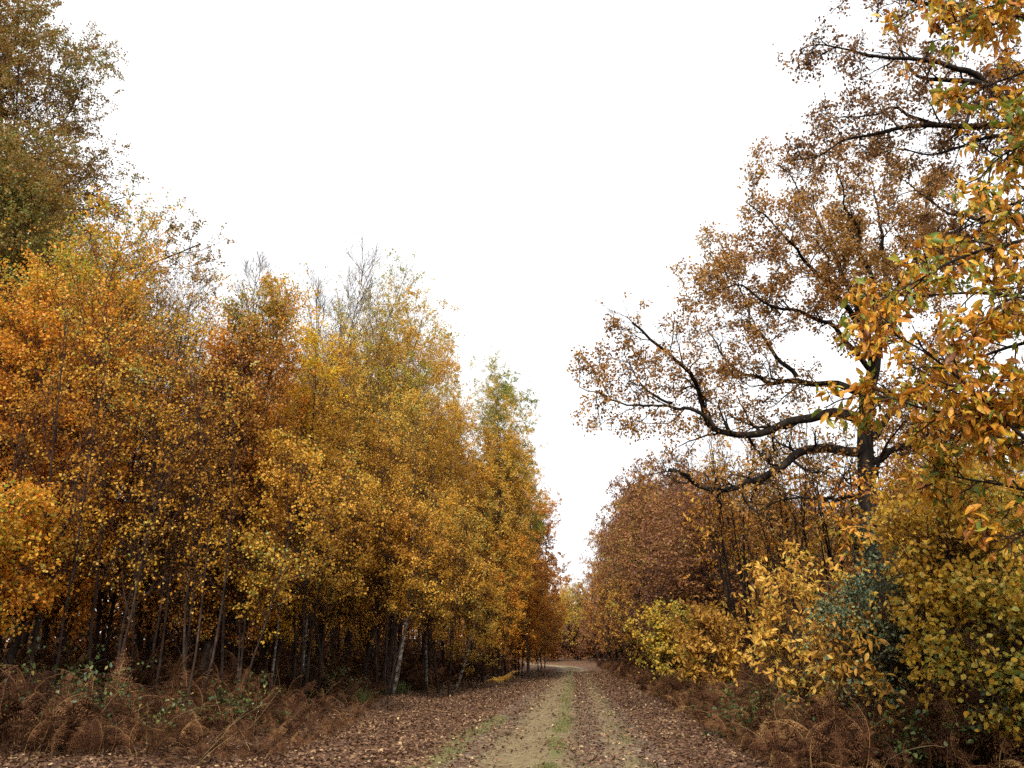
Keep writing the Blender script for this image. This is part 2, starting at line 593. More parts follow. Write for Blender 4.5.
def bare(root, H, R):
    P, Rr = stems_of(1, H, .1, .04)
    B1, R1 = grow(P, Rr, 44, .35, .98, 34, 7, lambda t, Lp: R * (1.6 - .9 * t), 8, .07, .12, .55, .016)
    B2, R2 = grow(B1, R1, 9, .2, .98, 34, 8, lambda t, Lp: .3 + .4 * Lp * (1.1 - .7 * t), 5, .1, .1, .6, .008)
    B3, R3 = grow(B2, R2, 4, .2, 1, 34, 8, lambda t, Lp: .2 + .4 * Lp, 4, .1, .1, .7, .006)
    tree_parts(root, tubes(P, Rr, 8), join([tubes(B1, R1, 5), tubes(B2, R2, 3), tubes(B3, R3, 3)]), None, M['stem_bark'], M['grey_twig'], None)


def spreading(root, H, R, leafm, per=14, leaf=.1, kind='oak', r0=.35, low=.28, n1=26, n2=11, n3=5, dens=1.0, base=.45, bark='oak_bark', lean=.05, stems=1, green=(0, 0),
              shape=((.15, .75), (.4, 1.0), (.7, .85), (1, .35)), ang=58, wob=.17, up=.06, cs=.6, bottom_green=False, upn=.4, down=.4):
    """oak, beech or chestnut: heavy crooked limbs and a broad crown"""
    P, Rr = stems_of(stems, H * .92, r0, lean, .3, K=12, wob=.09)
    xs, yv = zip(*shape)
    B1, R1 = grow(P, Rr, n1, low, .98, ang, 10, lambda t, Lp: R * 1.05 * np.interp(t, xs, yv), 9, wob, up, .5, .012)
    B2, R2 = grow(B1, R1, n2, .18, 1.0, 48, 14, lambda t, Lp: .3 + .42 * Lp * (1.1 - .65 * t), 6, wob * 1.2, .04, .6, .007)
    B3, R3 = grow(B2, R2, n3, .15, 1.0, 46, 16, lambda t, Lp: .2 + .42 * Lp * (1.1 - .6 * t), 4, .26, .0, .7, .004)
    lf = leaves_on(B3, per, leaf, kind, spread=.07, down=down, upn=upn, base=base, keep=dens, cs=cs, green=green)
    tree_parts(root, tubes(P, Rr, 9), join([tubes(B1, R1, 6), tubes(B2, R2, 4), tubes(B3, R3, 3)]), lf, M[bark], M['twig'], leafm)


def from_top(px, py, Y, dx=0.0):
    """foot and height of a tree whose top shows at a pixel"""
    p = at(px, py, Y)
    X = p[0] + dx
    f = stand(X, Y)
    return f, p[2] - f[2]


# ---- left side: the big oak in the corner and the wall of birches in front of it
t = thing('oak_tree', 'huge brown-green oak towering behind the orange birches in the top left corner', 'tree', stand(-26.0, 28))
spreading(t, 37, 8.7, M['oak_brown'], per=30, leaf=.125, n1=84, n2=15, n3=6, r0=.5, low=.30, base=.52, cs=.45, shape=((.2, .8), (.4, 1.0), (.75, .85), (1, .6)))
t = thing('oak_tree', 'smaller greenish tree with a thin crown between the tall corner oak and the orange birches', 'tree', stand(*at(116, 150, 25)[:2]))
spreading(t, float(at(116, 150, 25)[2]), 3.3, M['oak_brown'], per=30, leaf=.10, n1=64, n2=10, n3=5, r0=.2, base=.8, bark='stem_bark', low=.5, shape=((.4, 1.0), (.8, 1.0), (1, .75)), wob=.12)

G_L = 'birches along the left edge of the track'
LEFT = [
    # px, py, Y, crown radius, leaf material, options, label
    (-45, 222, 17.5, 2.0, 'orange', dict(stems=3, per=15, base=.5), 'dense orange birch cut off by the left edge of the photo'),
    (22, 216, 19, 1.9, 'orange', dict(stems=4, per=14, base=.5), 'deep orange many-stemmed birch under the corner oak'),
    (84, 216, 18, 1.8, 'orange', dict(stems=3, per=15, base=.52), 'bright orange birch with a green-tinted top, left of the sparse pinkish birch'),
    (124, 258, 19.5, 1.3, 'orange', dict(stems=2, per=13, base=.45), 'narrow orange birch at the right flank of the large orange clump'),
    (166, 256, 22, 1.4, 'russet', dict(stems=2, per=8, base=.5, n1=44, bare_top=.3), 'sparse thin-leaved birch with twigs showing, between the two orange clumps'),
    (205, 256, 24, 1.6, 'russet', dict(per=10, base=.6, stems=3, bare_top=.25), 'slender brown and green birch with a see-through top'),
    (240, 285, 21.5, 1.6, 'russet', dict(per=12, base=.5, stems=4), 'reddish-brown birch with many upright dark stems'),
    (268, 290, 23, 1.6, 'orange', dict(per=15, base=.52, stems=3), 'glowing orange birch in the middle of the left wall of trees'),
    (298, 318, 25, 1.2, 'yellow', dict(per=14, base=.5, stems=2), 'bright yellow birch at the right shoulder of the orange birches'),
    (340, 318, 30, 1.9, 'gold', dict(per=14, stems=4), 'golden birch below the bare grey twigs'),
    (352, 262, 36.5, 2.0, 'gold', dict(per=12, base=.6, stems=2, bare_top=.2, leaf=.07), 'open golden birch left of the tallest birch'),
    (368, 240, 37, 2.4, 'gold', dict(per=15, base=.62, stems=3, bare_top=.2, r0=.12, n1=60, leaf=.075), 'tallest yellow-green birch with an open airy top beside the bare tree'),
    (412, 280, 41, 2.6, 'gold', dict(per=15, base=.55, stems=3, bare_top=.2, r0=.12, n1=60, leaf=.075), 'tall golden birch with a wispy forked top right of the airy tallest birch'),
    (392, 350, 33, 2.0, 'gold', dict(per=14, stems=3, base=.42), 'dense golden birch in front of the tall wispy birches'),
    (436, 312, 45, 2.4, 'gold', dict(per=15, base=.5, stems=2, n1=56), 'golden birch with a blunt top between the forked birch and the olive-gold birch'),
    (456, 318, 48, 2.4, 'gold', dict(per=15, base=.5, stems=2, n1=56), 'golden birch whose tip stands left of the olive-gold birch'),
    (436, 410, 38, 1.9, 'gold', dict(per=14, base=.4, bark='birch_bark'), 'golden birch leaning over the pale leaning trunk'),
    (484, 352, 53, 2.6, 'gold', dict(per=18, base=.6, stems=3, n1=60, leaf=.08), 'olive-gold birch directly left of the weeping birch'),
    (503, 392, 56, 2.5, 'gold', dict(per=18, base=.6, stems=2, n1=60, leaf=.08), 'yellowish birch crowding the trunk of the weeping birch'),
    (527, 358, 57, 2.6, 'green_gold', dict(per=20, low=.36, base=.42, droop=.09, leaf=.10, ang=60, n1=54, n2=10, gap=-.4, lean=0.0, shape=((.2, .8), (.6, 1.0), (.85, .8), (1, .4))), 'greenish weeping birch with drooping twigs hanging out over the track'),
    (498, 445, 55, 2.6, 'gold', dict(per=18, base=.4, leaf=.09, low=.1, gap=-.3, stems=2), 'golden birch standing below the weeping birch'),
    (518, 455, 68, 3.2, 'orange', dict(per=20, base=.4, leaf=.10, low=.06, gap=-.35, stems=2), 'orange birch just beyond the weeping birch'),
    (527, 490, 82, 3.1, 'russet', dict(per=22, base=.4, leaf=.12, low=.05, gap=-.4, stems=2), 'rusty gold tree far along the left edge of the track'),
    (541, 530, 98, 3.4, 'russet', dict(per=22, base=.5, leaf=.14, low=.05, gap=-.5, stems=2), 'russet tree on the left just before the track bends'),
]
for px, py, Y, R, mat, opt, lab in LEFT:
    f, H = from_top(px, py, Y)
    t = thing('birch_tree', lab, 'tree', f, G_L)
    o = dict(leaf=.070 * max(1.0, Y / 30) ** .5)
    o.update(opt)
    birch(t, H, R, M[mat], **o)

G_B = 'bare trees rising behind the birches'
for px, py, Y, R, lab in ((300, 246, 33, 2.3, 'bare grey tree with upright twigs behind the yellow birch'),
                          (326, 258, 35, 1.8, 'leafless tree with steep forked twigs directly left of the tallest birch'),
                          (270, 258, 34, 1.9, 'thin leafless tree showing between the brown birch and the yellow birch')):
    f, H = from_top(px, py, Y)
    t = thing('bare_tree', lab, 'tree', f, G_B)
    bare(t, H, R)

# low golden growth hanging over the left verge
G_H = 'low golden bushes along the left verge'
for px, py, Y, R, mat, lab in (
        (-10, 520, 15.5, 1.1, 'orange', 'low orange-gold bush above the bracken at the left edge of the photo'),
        (262, 440, 21, 1.6, 'gold', 'golden bush speckled with pale leaves below the glowing orange birch'),
        (330, 440, 26, 1.7, 'gold', 'golden bush left of the white birch trunk'),
        (392, 470, 30, 1.9, 'gold', 'golden bush overhanging the white birch trunk'),
        (448, 490, 37, 2.0, 'gold', 'golden bush overhanging the pale leaning trunk'),
        (476, 560, 46, 2.2, 'gold', 'low golden bush just beyond the pale leaning trunk'),
        (518, 575, 66, 2.4, 'orange', 'low orange bush far along the left verge'),
        (540, 600, 88, 3.0, 'russet', 'low russet bush on the left just before the bend'),
        (498, 540, 52, 2.4, 'orange', 'orange bush overhanging the verge beyond the leaning trunk')):
    f, H = from_top(px, py, Y)
    t = thing('birch_bush', lab, 'bush', f, G_H)
    birch(t, H, R, M[mat], stems=3, n1=22, n2=9, n3=4, per=14, low=.34 if px < 470 else .14, r0=.04, lean=.14, greentop=False, base=.5, leaf=.075,
          shape=((.2, .8), (.5, 1), (.8, .9), (1, .5)), ang=46)

G_S = 'thin dark saplings in front of the left wall'
for px, py, Y, lab in ((52, 330, 16.5, 'thin dark sapling nearest the left edge of the photo, in front of orange birches'),
                       (112, 300, 17, 'thin dark forked sapling in front of the bright orange birch'),
                       (158, 320, 18, 'thin dark sapling with bare twigs in front of the sparse birch'),
                       (196, 310, 19.5, 'thin upright sapling in front of the slender brown and green birch'),
                       (236, 330, 19.5, 'thin dark sapling in front of the reddish-brown birch'),
                       (322, 380, 25, 'thin dark sapling in front of the golden birch below the bare twigs'),
                       (408, 400, 31, 'thin dark sapling in front of the dense golden birch above the white trunk')):
    f, H = from_top(px, py, Y)
    t = thing('birch_sapling', lab, 'tree', f, G_S)
    birch(t, H, 1.1, M['gold'], stems=3, n1=18, n2=5, n3=2, per=9, r0=.05, lean=.1, low=.3, leaf=.07, ang=32)

# pale trunks at the edge of the dark interior
G_T = 'pale birch trunks at the edge of the wood'


def pole(px0, py0, px1, py1, Y, w, lab, bark='birch_bark', n=10, top=None):
    a, b = at(px0, py0, Y), at(px1, py1, Y + .3)
    X = a[0]
    f = np.array(stand(X, Y))
    d = norm(b - f)
    L = top or np.linalg.norm(b - f) * 1.35
    t = thing('birch_tree', lab, 'tree', f, G_T)
    P, R = walk(np.zeros((1, 3)), d[None], np.array([L]), n, .04, .22, np.array([w]), np.array([w * .15]))
    B, RB = grow(P, R, 9, .35, 1, 45, 10, lambda t, Lp: .5 + .12 * Lp * (1.2 - t), 6, .15, .05, .4, .006)
    B2, RB2 = grow(B, RB, 6, .2, 1, 45, 10, lambda t, Lp: .2 + .4 * Lp, 4, .2, 0, .6, .004)
    lf = leaves_on(B2, 9, .06, 'round', base=.5)
    tree_parts(t, tubes(P, R, 9), join([tubes(B, RB, 4), tubes(B2, RB2, 3)]), lf, M[bark], M['twig'], M['gold'])


pole(391, 702, 412, 640, 31, .105, 'white birch trunk with dark bands leaning slightly right over green verge', top=6.5)
pole(384, 703, 398, 630, 32, .12, 'brown trunk right behind the white banded birch trunk', 'stem_bark', top=9)
pole(455, 687, 480, 640, 42, .09, 'thin pale leaning trunk slanting to the right', top=4.6)
pole(360, 696, 372, 610, 31.5, .10, 'grey trunk left of the white banded birch trunk', 'stem_bark', top=9)
pole(268, 700, 292, 600, 24, .05, 'thin slanting pale stem in the dark gap on the left', top=5)
pole(298, 700, 322, 560, 27, .08, 'pale straight stem at the right end of the dark gap', top=6)
pole(184, 720, 206, 600, 18.5, .035, 'thin crooked brown stem growing out of the bracken on the left', 'stem_bark', top=6)
pole(222, 700, 228, 590, 21, .05, 'dark upright stem behind the bracken in the dark gap', 'stem_bark', top=8)

# rows of trees deeper in the left wood
L_SKY = ([-700, -200, 0, 60, 130, 165, 210, 250, 300, 370, 420, 470, 520, 545, 575], [150, 180, 215, 215, 255, 300, 290, 320, 330, 300, 320, 370, 440, 530, 590])
PROTO = []
for k, (mat, bk) in enumerate((('orange', 'stem_bark'), ('gold', 'birch_bark'), ('russet', 'stem_bark'), ('gold', 'stem_bark'))):
    PROTO.append((mat, bk, k))
built = {}


def back_birch(k, f, H, lab, grp):
    mat, bk, _ = PROTO[k]
    rz = rng.random() * 6.28
    if k not in built:
        t = thing('birch_tree', lab, 'tree', f, grp, rz)
        birch(t, 13.0, 2.3, M[mat], n1=36, n2=8, n3=4, per=14, leaf=.085, low=.22, bark=bk, r0=.11)
        built[k] = t
        t.scale = (1.0, 1.0, H / 13)
        return t
    return dup(built[k], f, rz, (rng.uniform(.9, 1.2),) * 2 + (H / 13,), lab, grp)


BACK_LAB = ['orange birch standing in the dark rows behind the left wall of trees', 'golden birch standing in the dark rows behind the left wall of trees',
            'russet birch standing in the dark rows behind the left wall of trees', 'golden dark-stemmed birch standing deep behind the left wall of trees']
BACK_GRP = ['orange birches behind the left wall', 'golden birches behind the left wall', 'russet birches behind the left wall', 'golden dark-stemmed birches behind the left wall']
cand = []
for Y in np.arange(20, 106, 3.4):
    for j in range(5):
        edge = -9.5 - max(0, 30 - Y) * .38 - (0 if Y < 60 else -1.5)
        X = edge - 2.0 - j * 3.2 + rng.normal() * .7
        cand.append((X, Y + rng.normal() * .8))
for X, Y in cand:
    px = 575 + X / Y * 796
    if px < -120 or px > 560:
        continue
    top = np.interp(px, *L_SKY) + (rng.uniform(5, 65) if px > 330 else rng.uniform(15, 90) if px > 260 else rng.uniform(30, 130) + (70 if 130 < px < 260 else 0))
    f, H = from_top(px, top, Y)
    f = stand(X, Y)
    H = min(max(float(at(px, top, Y)[2]), 6), 19)
    k = int(rng.integers(4))
    back_birch(k, f, H, BACK_LAB[k], BACK_GRP[k])

# more wood beside and behind the viewer, unseen, added to shade the left foreground
for X, Y, H, k in ((-14.5, 11.5, 12, 0), (-15.5, 6.5, 13, 1), (-12.5, 2.5, 12, 2), (-17, 1, 14, 3), (-12, -4, 12, 1), (-18.5, 9, 14, 3), (-16, -7, 13, 0), (-12.5, -11, 12, 2)):
    back_birch(k, stand(X, Y), H, ('orange', 'golden', 'russet', 'golden dark-stemmed')[k] + ' unseen birch added for shade beside the viewer just outside the left edge of the photo', 'unseen shade birches outside the left edge of the photo')

# ---- right side: trees whose limbs are followed one by one
def limb(pts, Ys, r0, r1, foot, K=22, rough=.035):
    """a crooked limb through points of the picture, bending in depth between the distances Ys"""
    pts = np.array(pts, float)
    s = np.concatenate([[0], np.cumsum(np.linalg.norm(np.diff(pts, axis=0), axis=1))])
    s /= s[-1]
    q = np.linspace(0, 1, K)
    yy = np.interp(q, np.linspace(0, 1, len(Ys)), Ys)
    W = np.array([at(np.interp(a, s, pts[:, 0]), np.interp(a, s, pts[:, 1]), y) for a, y in zip(q, yy)]) - np.array(foot)
    n = rng.normal(size=(K, 3)) * rough
    n[0] = 0
    W += n
    W[1:-1] = .25 * W[:-2] + .5 * W[1:-1] + .25 * W[2:]
    R = r0 + (r1 - r0) * q ** .8
    return W[None], R[None]


def limbed(root, trunk, limbs, leafm, leafkw, bark='oak_bark', twig='oak_bark', d1=2.2, l1=1.7, n2=6, n3=4, l3=.35, wob=.24, t1=.22, n2len=.8, a1=55, up=.05, leafy=None):
    parts, tw, lv = [], [], []
    for P, R in limbs:
        Lm = float(np.linalg.norm(np.diff(P[0], axis=0), axis=1).sum())
        parts.append(tubes(P, R, 8))
        n = max(4, int(Lm * d1))
        B1, R1 = grow(P, R, n, t1, 1.0, a1, 14, lambda t, Lp: l1 * (1.15 - .6 * t), 8, wob, up, .45, .012)
        B2, R2 = grow(B1, R1, n2, .15, 1.0, 48, 15, lambda t, Lp: n2len * (1.1 - .6 * t), 6, wob, .03, .55, .007)
        B3, R3 = grow(B2, R2, n3, .15, 1.0, 46, 16, lambda t, Lp: l3 * (1.2 - .6 * t), 4, .25, 0.0, .65, .004)
        tw += [tubes(B1, R1, 6), tubes(B2, R2, 4), tubes(B3, R3, 3)]
        B3l = B3[rng.random(len(B3)) < (leafy[len(lv)] if leafy else 1)]
        lv.append((B3l, Lm))
    link('trunk', mesh_np('trunk', *join([tubes(*x, 12) for x in trunk]), M[bark], smooth=True), root)
    link('limbs', mesh_np('limbs', *join(parts), M[bark], smooth=True), root)
    link('twigs', mesh_np('twigs', *join(tw), M[twig], smooth=True), root)
    B = np.concatenate([b for b, _ in lv])
    lf = leaves_on(B, **leafkw)
    link('crown', mesh_np('crown', lf[0], lf[1], leafm, lf[2]), root)


# the spreading oak over the track
OY = 22.0
foot = stand(at(876, 560, OY)[0], OY)
root = thing('oak_tree', 'spreading rust-leaved oak with a dark trunk and long crooked limbs reaching over the track', 'tree', foot)
b0 = at(868, 445, OY)
tr = [limb([(879, 690), (877, 600), (872, 540), (869, 480), (864, 440), (866, 400)], [OY, OY], .37, .19, foot, 14, .06),
      limb([(866, 402), (874, 362), (884, 310)], [OY, OY + .4], .215, .12, foot, 12)]
lb = [
    limb([(884, 312), (888, 270), (880, 220), (868, 170)], [OY + .4, OY + .9], 0.098, .012, foot, 24, .075),
    limb([(862, 452), (829, 449), (803, 450), (785, 462), (765, 480), (740, 488), (700, 487), (668, 470)], [OY, OY - 1, OY - 2.2], .155, .045, foot, 24, .06),
    limb([(865, 418), (837, 412), (803, 418), (770, 431), (732, 438), (712, 431), (702, 402), (692, 376), (682, 362), (665, 352), (646, 338), (634, 322)], [OY, OY + 1, OY + .2, OY - 1.6], .175, .03, foot, 28, .06),
    limb([(714, 431), (706, 416), (692, 410), (661, 403), (631, 405), (614, 400), (597, 393), (584, 391)], [OY - .3, OY - 1.2, OY - 2], 0.070, .012, foot, 24, .075),
    limb([(672, 403), (648, 392), (633, 375), (622, 352)], [OY - .9, OY - .4], .045, .01, foot, 14),
    limb([(866, 398), (840, 386), (810, 384), (797, 379), (770, 383), (746, 376), (736, 369), (722, 354), (712, 330)], [OY, OY + 1.6, OY + 2.6], 0.131, .02, foot, 24, .075),
    limb([(797, 377), (770, 346), (756, 329), (746, 298), (728, 272), (706, 250)], [OY + 1.2, OY + 2.2], 0.074, .012, foot, 24, .075),
    limb([(870, 370), (829, 322), (797, 312), (776, 307), (740, 285), (700, 292)], [OY, OY - 1.4, OY - 2], 0.090, .012, foot, 24, .075),
    limb([(872, 360), (850, 290), (825, 235), (800, 190), (778, 165)], [OY, OY + 1.5, OY + 2], 0.123, .012, foot, 24, .075),
    limb([(874, 350), (845, 300), (800, 255), (765, 215), (748, 205)], [OY, OY - 1, OY - 2.4], 0.115, .012, foot, 24, .075),
    limb([(878, 330), (905, 280), (925, 225), (930, 180)], [OY, OY + 1.6], 0.115, .012, foot, 24, .075),
    limb([(880, 320), (862, 250), (845, 200), (832, 160)], [OY, OY - 2.2], 0.098, .012, foot, 24, .075),
    limb([(868, 438), (900, 405), (922, 395), (940, 370), (965, 330)], [OY, OY + .8, OY + 2], 0.123, .02, foot, 24, .075),
    limb([(872, 462), (909, 446), (936, 436), (970, 433), (1010, 420)], [OY, OY - 1, OY + 1], 0.115, .02, foot, 24, .075),
    limb([(868, 400), (876, 340), (900, 280), (940, 250)], [OY, OY - 2.5], 0.107, .015, foot, 24, .075),
    limb([(872, 480), (888, 440), (905, 420)], [OY, OY - 1.4], .07, .012, foot, 12),
    limb([(866, 492), (845, 478), (832, 462)], [OY, OY - .8], .05, .01, foot, 12),
    limb([(868, 500), (810, 497), (776, 500), (758, 512)], [OY + .1, OY + 1.8, OY + 2.6], 0.082, .02, foot, 24, .075),
]
limbed(root, tr, lb, M['oak_rust'], dict(per=13, size=.092, kind='oak', spread=.07, base=.45, cs=.7, down=.35, gap=-.32, gs=2.2), d1=2.4, l1=1.5, n2=7, n3=5,
       leafy=[1, .22, .5, .6, .6, .6, .95, .9, 1, 1, 1, 1, .6, .6, 1, .4, .2, .3])

# ivy round its trunk
iv = thing('ivy', 'dark green ivy climbing the trunk of the spreading oak', 'ivy', foot)
n = 2600
zz = rng.random(n) ** 1.3 * 5.0
P0, _, R0 = sample(tr[0][0], tr[0][1], np.clip(zz / 8.2, 0, 1)[None])
ang = rng.random(n) * 6.28
dirs = np.stack([np.cos(ang), np.sin(ang), np.zeros(n)], -1)
lf = place_leaves(P0[0] + dirs * (R0[0][:, None] + rng.random((n, 1)) * .28), norm(rng.normal(size=(n, 3)) * .5 - UP), dirs + .4 * rng.normal(size=(n, 3)), rng.uniform(.06, .11, n), 'oak', np.clip(.4 + .25 * rng.normal(size=n), 0, .9))
link('leaves', mesh_np('leaves', lf[0], lf[1], M['holly'], lf[2]), iv)
ws = [walk(np.array([[math.cos(a) * .45, math.sin(a) * .45, 0]]), np.array([[-.02, 0, 1.0]]), np.array([4.6]), 14, .06, 0, np.array([.02]), np.array([.008])) for a in (2.5, 3.6, 4.6)]
link('stem', mesh_np('stem', *join([tubes(*w, 5) for w in ws]), M['twig']), iv)

# the brown oak whose limbs come in from the top right
QY = 15.0
foot = stand(at(1120, 300, QY)[0], QY)
root = thing('oak_tree', 'brown-leaved oak reaching in from the top right corner with bare dark limbs against the sky', 'tree', foot)
tr = [limb([(1150, 700), (1130, 450), (1110, 260), (1085, 120), (1070, -40), (1060, -180)], [QY, QY], .42, .06, foot, 18)]
lb = [
    limb([(1085, 130), (1040, 110), (1000, 96), (980, 85), (963, 80), (922, 80), (909, 68), (902, 56), (895, 30)], [QY, QY - .5, QY + .5], .13, .012, foot),
    limb([(1000, 96), (985, 82), (966, 71), (929, 61), (895, 56), (872, 57), (851, 51), (821, 44), (800, 50)], [QY - .2, QY - 1, QY - 1.2], .08, .008, foot),
    limb([(1100, 190), (1050, 150), (1017, 137), (997, 134), (970, 144), (943, 151), (916, 152), (889, 146)], [QY, QY + .6, QY + 1], .10, .01, foot),
    limb([(1090, 150), (1020, 125), (960, 129), (936, 124), (895, 129), (861, 139), (838, 139), (828, 152), (811, 161), (788, 159)], [QY, QY + .8, QY + .5, QY], .12, .008, foot),
    limb([(936, 124), (909, 115), (895, 107), (870, 116), (840, 118), (818, 112)], [QY + .6, QY + 1.4], .05, .008, foot),
    limb([(960, 129), (975, 108), (985, 92), (1005, 60)], [QY + .6, QY + 1.2], .05, .01, foot, 14),
    limb([(1075, 20), (1030, 20), (980, 10), (930, 5), (880, -10), (840, -5)], [QY, QY + 1], .12, .01, foot),
    limb([(1100, 230), (1050, 215), (1000, 225), (950, 215), (915, 190), (900, 175)], [QY, QY + 1.4], .11, .01, foot),
    limb([(1115, 280), (1060, 250), (1000, 260), (960, 240), (940, 215)], [QY, QY + .8, QY + 2], .09, .01, foot),
    limb([(1070, -20), (1000, -30), (930, -50), (870, -40)], [QY, QY - .5], .10, .01, foot),
]
limbed(root, tr, lb, M['oak_dull'], dict(per=11, size=.08, kind='oak', spread=.06, base=.45, cs=.9, down=.3, gap=-.2, gs=2.2), d1=2.6, l1=.85, n2=5, n3=4, n2len=.5, l3=.24, t1=.3)

# the sweet chestnut close by on the right
KY = 9.0
foot = stand(at(1185, 400, KY)[0], KY)
root = thing('chestnut_tree', 'sweet chestnut with large golden leaves hanging into the right edge of the photo', 'tree', foot)
tr = [limb([(1215, 740), (1190, 500), (1175, 300), (1150, 80), (1130, -140), (1115, -320)], [KY, KY], .26, .04, foot, 18, .02)]
lb = [limb(p, y, .05, .006, foot, 16, .02) for p, y in (
    ([(1178, 340), (1024, 340), (950, 372), (905, 396)], [KY, KY + .3, KY + .8]),
    ([(1185, 470), (1060, 420), (1000, 414), (936, 416), (868, 389), (850, 396)], [KY, KY - .3, KY + .4]),
    ([(1185, 500), (1040, 450), (966, 385), (925, 350), (890, 330)], [KY, KY - .6]),
    ([(1178, 330), (1050, 300), (960, 290), (900, 300), (862, 330)], [KY, KY + .8, KY + 1.2]),
    ([(1170, 260), (1040, 235), (960, 255), (905, 288), (880, 300)], [KY, KY - .3]),
    ([(1165, 220), (1050, 190), (990, 210), (945, 240)], [KY, KY + 1.0]),
    ([(1160, 150), (1060, 130), (1000, 155), (975, 185)], [KY, KY - .5]),
    ([(1150, 60), (1060, 60), (1000, 80), (965, 100)], [KY, KY + .8]),
    ([(1140, -30), (1050, -20), (985, 10), (945, 25)], [KY, KY - .2]),
    ([(1140, 0), (1040, 10), (975, 30), (930, 40)], [KY, KY + .9]),
    ([(1130, -120), (1040, -80), (970, -30), (925, 5)], [KY, KY + .3]),
    ([(1188, 560), (1090, 500), (1030, 490), (980, 480), (930, 470)], [KY, KY + 1]),
    ([(1180, 420), (1080, 380), (1010, 400), (960, 440), (920, 450)], [KY, KY + 1.2]),
    ([(1190, 600), (1090, 540), (1030, 530), (990, 545)], [KY, KY + .4]),
    ([(1176, 300), (1080, 270), (1020, 290), (985, 320)], [KY, KY - .8]),
    ([(1165, 180), (1080, 150), (1030, 120), (1000, 110)], [KY, KY - .9]),
    ([(1180, 350), (1260, 300), (1360, 290)], [KY, KY + .6]),
    ([(1188, 480), (1280, 430), (1370, 450)], [KY, KY - .6]),
    ([(1170, 240), (1240, 190), (1330, 160)], [KY, KY - .5]),
    ([(1155, 100), (1220, 60), (1300, 20)], [KY, KY + .5]),
    ([(1135, -80), (1200, -110), (1270, -160)], [KY, KY - .3]),
    ([(1125, -200), (1090, -260), (1040, -300)], [KY, KY + .3]),
)]
limbed(root, tr, lb, M['chestnut'], dict(per=5, size=.132, kind='lance', spread=.035, base=.58, vary=.28, cs=1.4, down=.75, upn=.8, gap=-.14, gs=3.2), bark='oak_bark', twig='twig',
       d1=4.2, l1=.62, n2=4, n3=3, l3=.16, n2len=.34, wob=.12, t1=.35, a1=42, up=.0)


# ---- shrubs of the right verge
def shrub(name, lab, cat, px, py, Y, R, leafm, stems=5, grp=None, **kw):
    f, H = from_top(px, py, Y)
    t = thing(name, lab, cat, f, grp)
    o = dict(stems=stems, n1=16, n2=7, n3=3, per=9, low=.12, r0=.03, lean=.28, greentop=False, base=.5, leaf=.08,
             shape=((.1, .7), (.5, 1), (.8, .9), (1, .5)), ang=50)
    o.update(kw)
    birch(t, H, R, leafm, **o)
    return t


shrub('chestnut_sapling', 'pale yellow chestnut sapling with long pointed leaves in front of the dark coppice stems', 'sapling', 800, 585, 19, 1.1, M['chestnut_pale'], stems=7, gap=-.02, gs=4.0, kind='lance', leaf=.15, per=6, n1=13, n2=5, n3=2, bark='twig')
shrub('chestnut_sapling', 'slim chestnut shoot with a yellow tip rising above the pale yellow sapling', 'sapling', 776, 552, 19.6, .5, M['chestnut_pale'], stems=2, kind='lance', leaf=.14, per=6, n1=16, n2=3, n3=2, lean=.06, bark='twig', low=.3)
shrub('holly_bush', 'dark green holly bush right of the pale yellow sapling', 'bush', 912, 575, 15, 1.1, M['holly'], stems=5, kind='oak', leaf=.075, per=9, n1=18, base=.45)
shrub('hazel_bush', 'yellow and green round-leaved hazel bush right of the holly', 'bush', 1000, 480, 13.2, 1.25, M['hazel'], stems=7, kind='broad', leaf=.085, per=10, n1=20, n2=7, n3=3, base=.45)
shrub('hazel_bush', 'yellow-green hazel behind the holly and the round-leaved hazel', 'bush', 965, 490, 18, 1.3, M['hazel'], stems=6, kind='broad', leaf=.09, per=8, n1=20, n2=7, n3=3, base=.55)
shrub('hazel_bush', 'dark low hazel at the right edge of the photo above the bracken', 'bush', 1030, 600, 12.5, 1.0, M['hazel'], stems=6, kind='broad', leaf=.08, per=9, base=.6)
shrub('holly_bush', 'small dark evergreen bush under the golden trees far along the right verge', 'bush', 692, 575, 47, 1.8, M['holly'], stems=3, kind='oak', leaf=.13, per=9)
shrub('hazel_bush', 'pale green and yellow bush above the brown bracken on the right verge', 'bush', 668, 622, 38, 1.4, M['hazel'], stems=6, kind='broad', leaf=.11, per=8, base=.6)
shrub('hazel_bush', 'yellow bush between the pale green bush and the pale yellow sapling', 'bush', 708, 618, 29, 1.1, M['chestnut_pale'], stems=6, kind='lance', leaf=.17, per=5, n2=5, base=.35)
shrub('hazel_bush', 'low yellow-orange bush between the pale yellow sapling and the foot of the right bracken', 'bush', 850, 640, 15.5, .8, M['chestnut_pale'], stems=6, kind='lance', leaf=.16, per=4, n2=4, n3=2, base=.3)

G_E = 'dull brown bushes at the bend'
e0 = None
for X, Y, H in ((-3.6, 149, 5), (-7.5, 156, 5.5), (.5, 147, 4.5), (3.5, 143, 5), (-12, 164, 5.5), (6.5, 136, 4.5), (-17, 170, 6)):
    f = stand(X, Y)
    if e0 is None:
        e0 = thing('beech_bush', 'dull brown bush closing the view at the bend of the track', 'bush', f, G_E)
        birch(e0, 5.0, 2.6, M['beech'], stems=4, n1=22, n2=8, n3=3, per=9, kind='oak', leaf=.26, low=.05, r0=.05, lean=.2, greentop=False, base=.3, ang=55, gap=-.6)
    else:
        dup(e0, f, rng.random() * 6.28, (1.1, 1.1, H / 5), e0['label'], G_E)

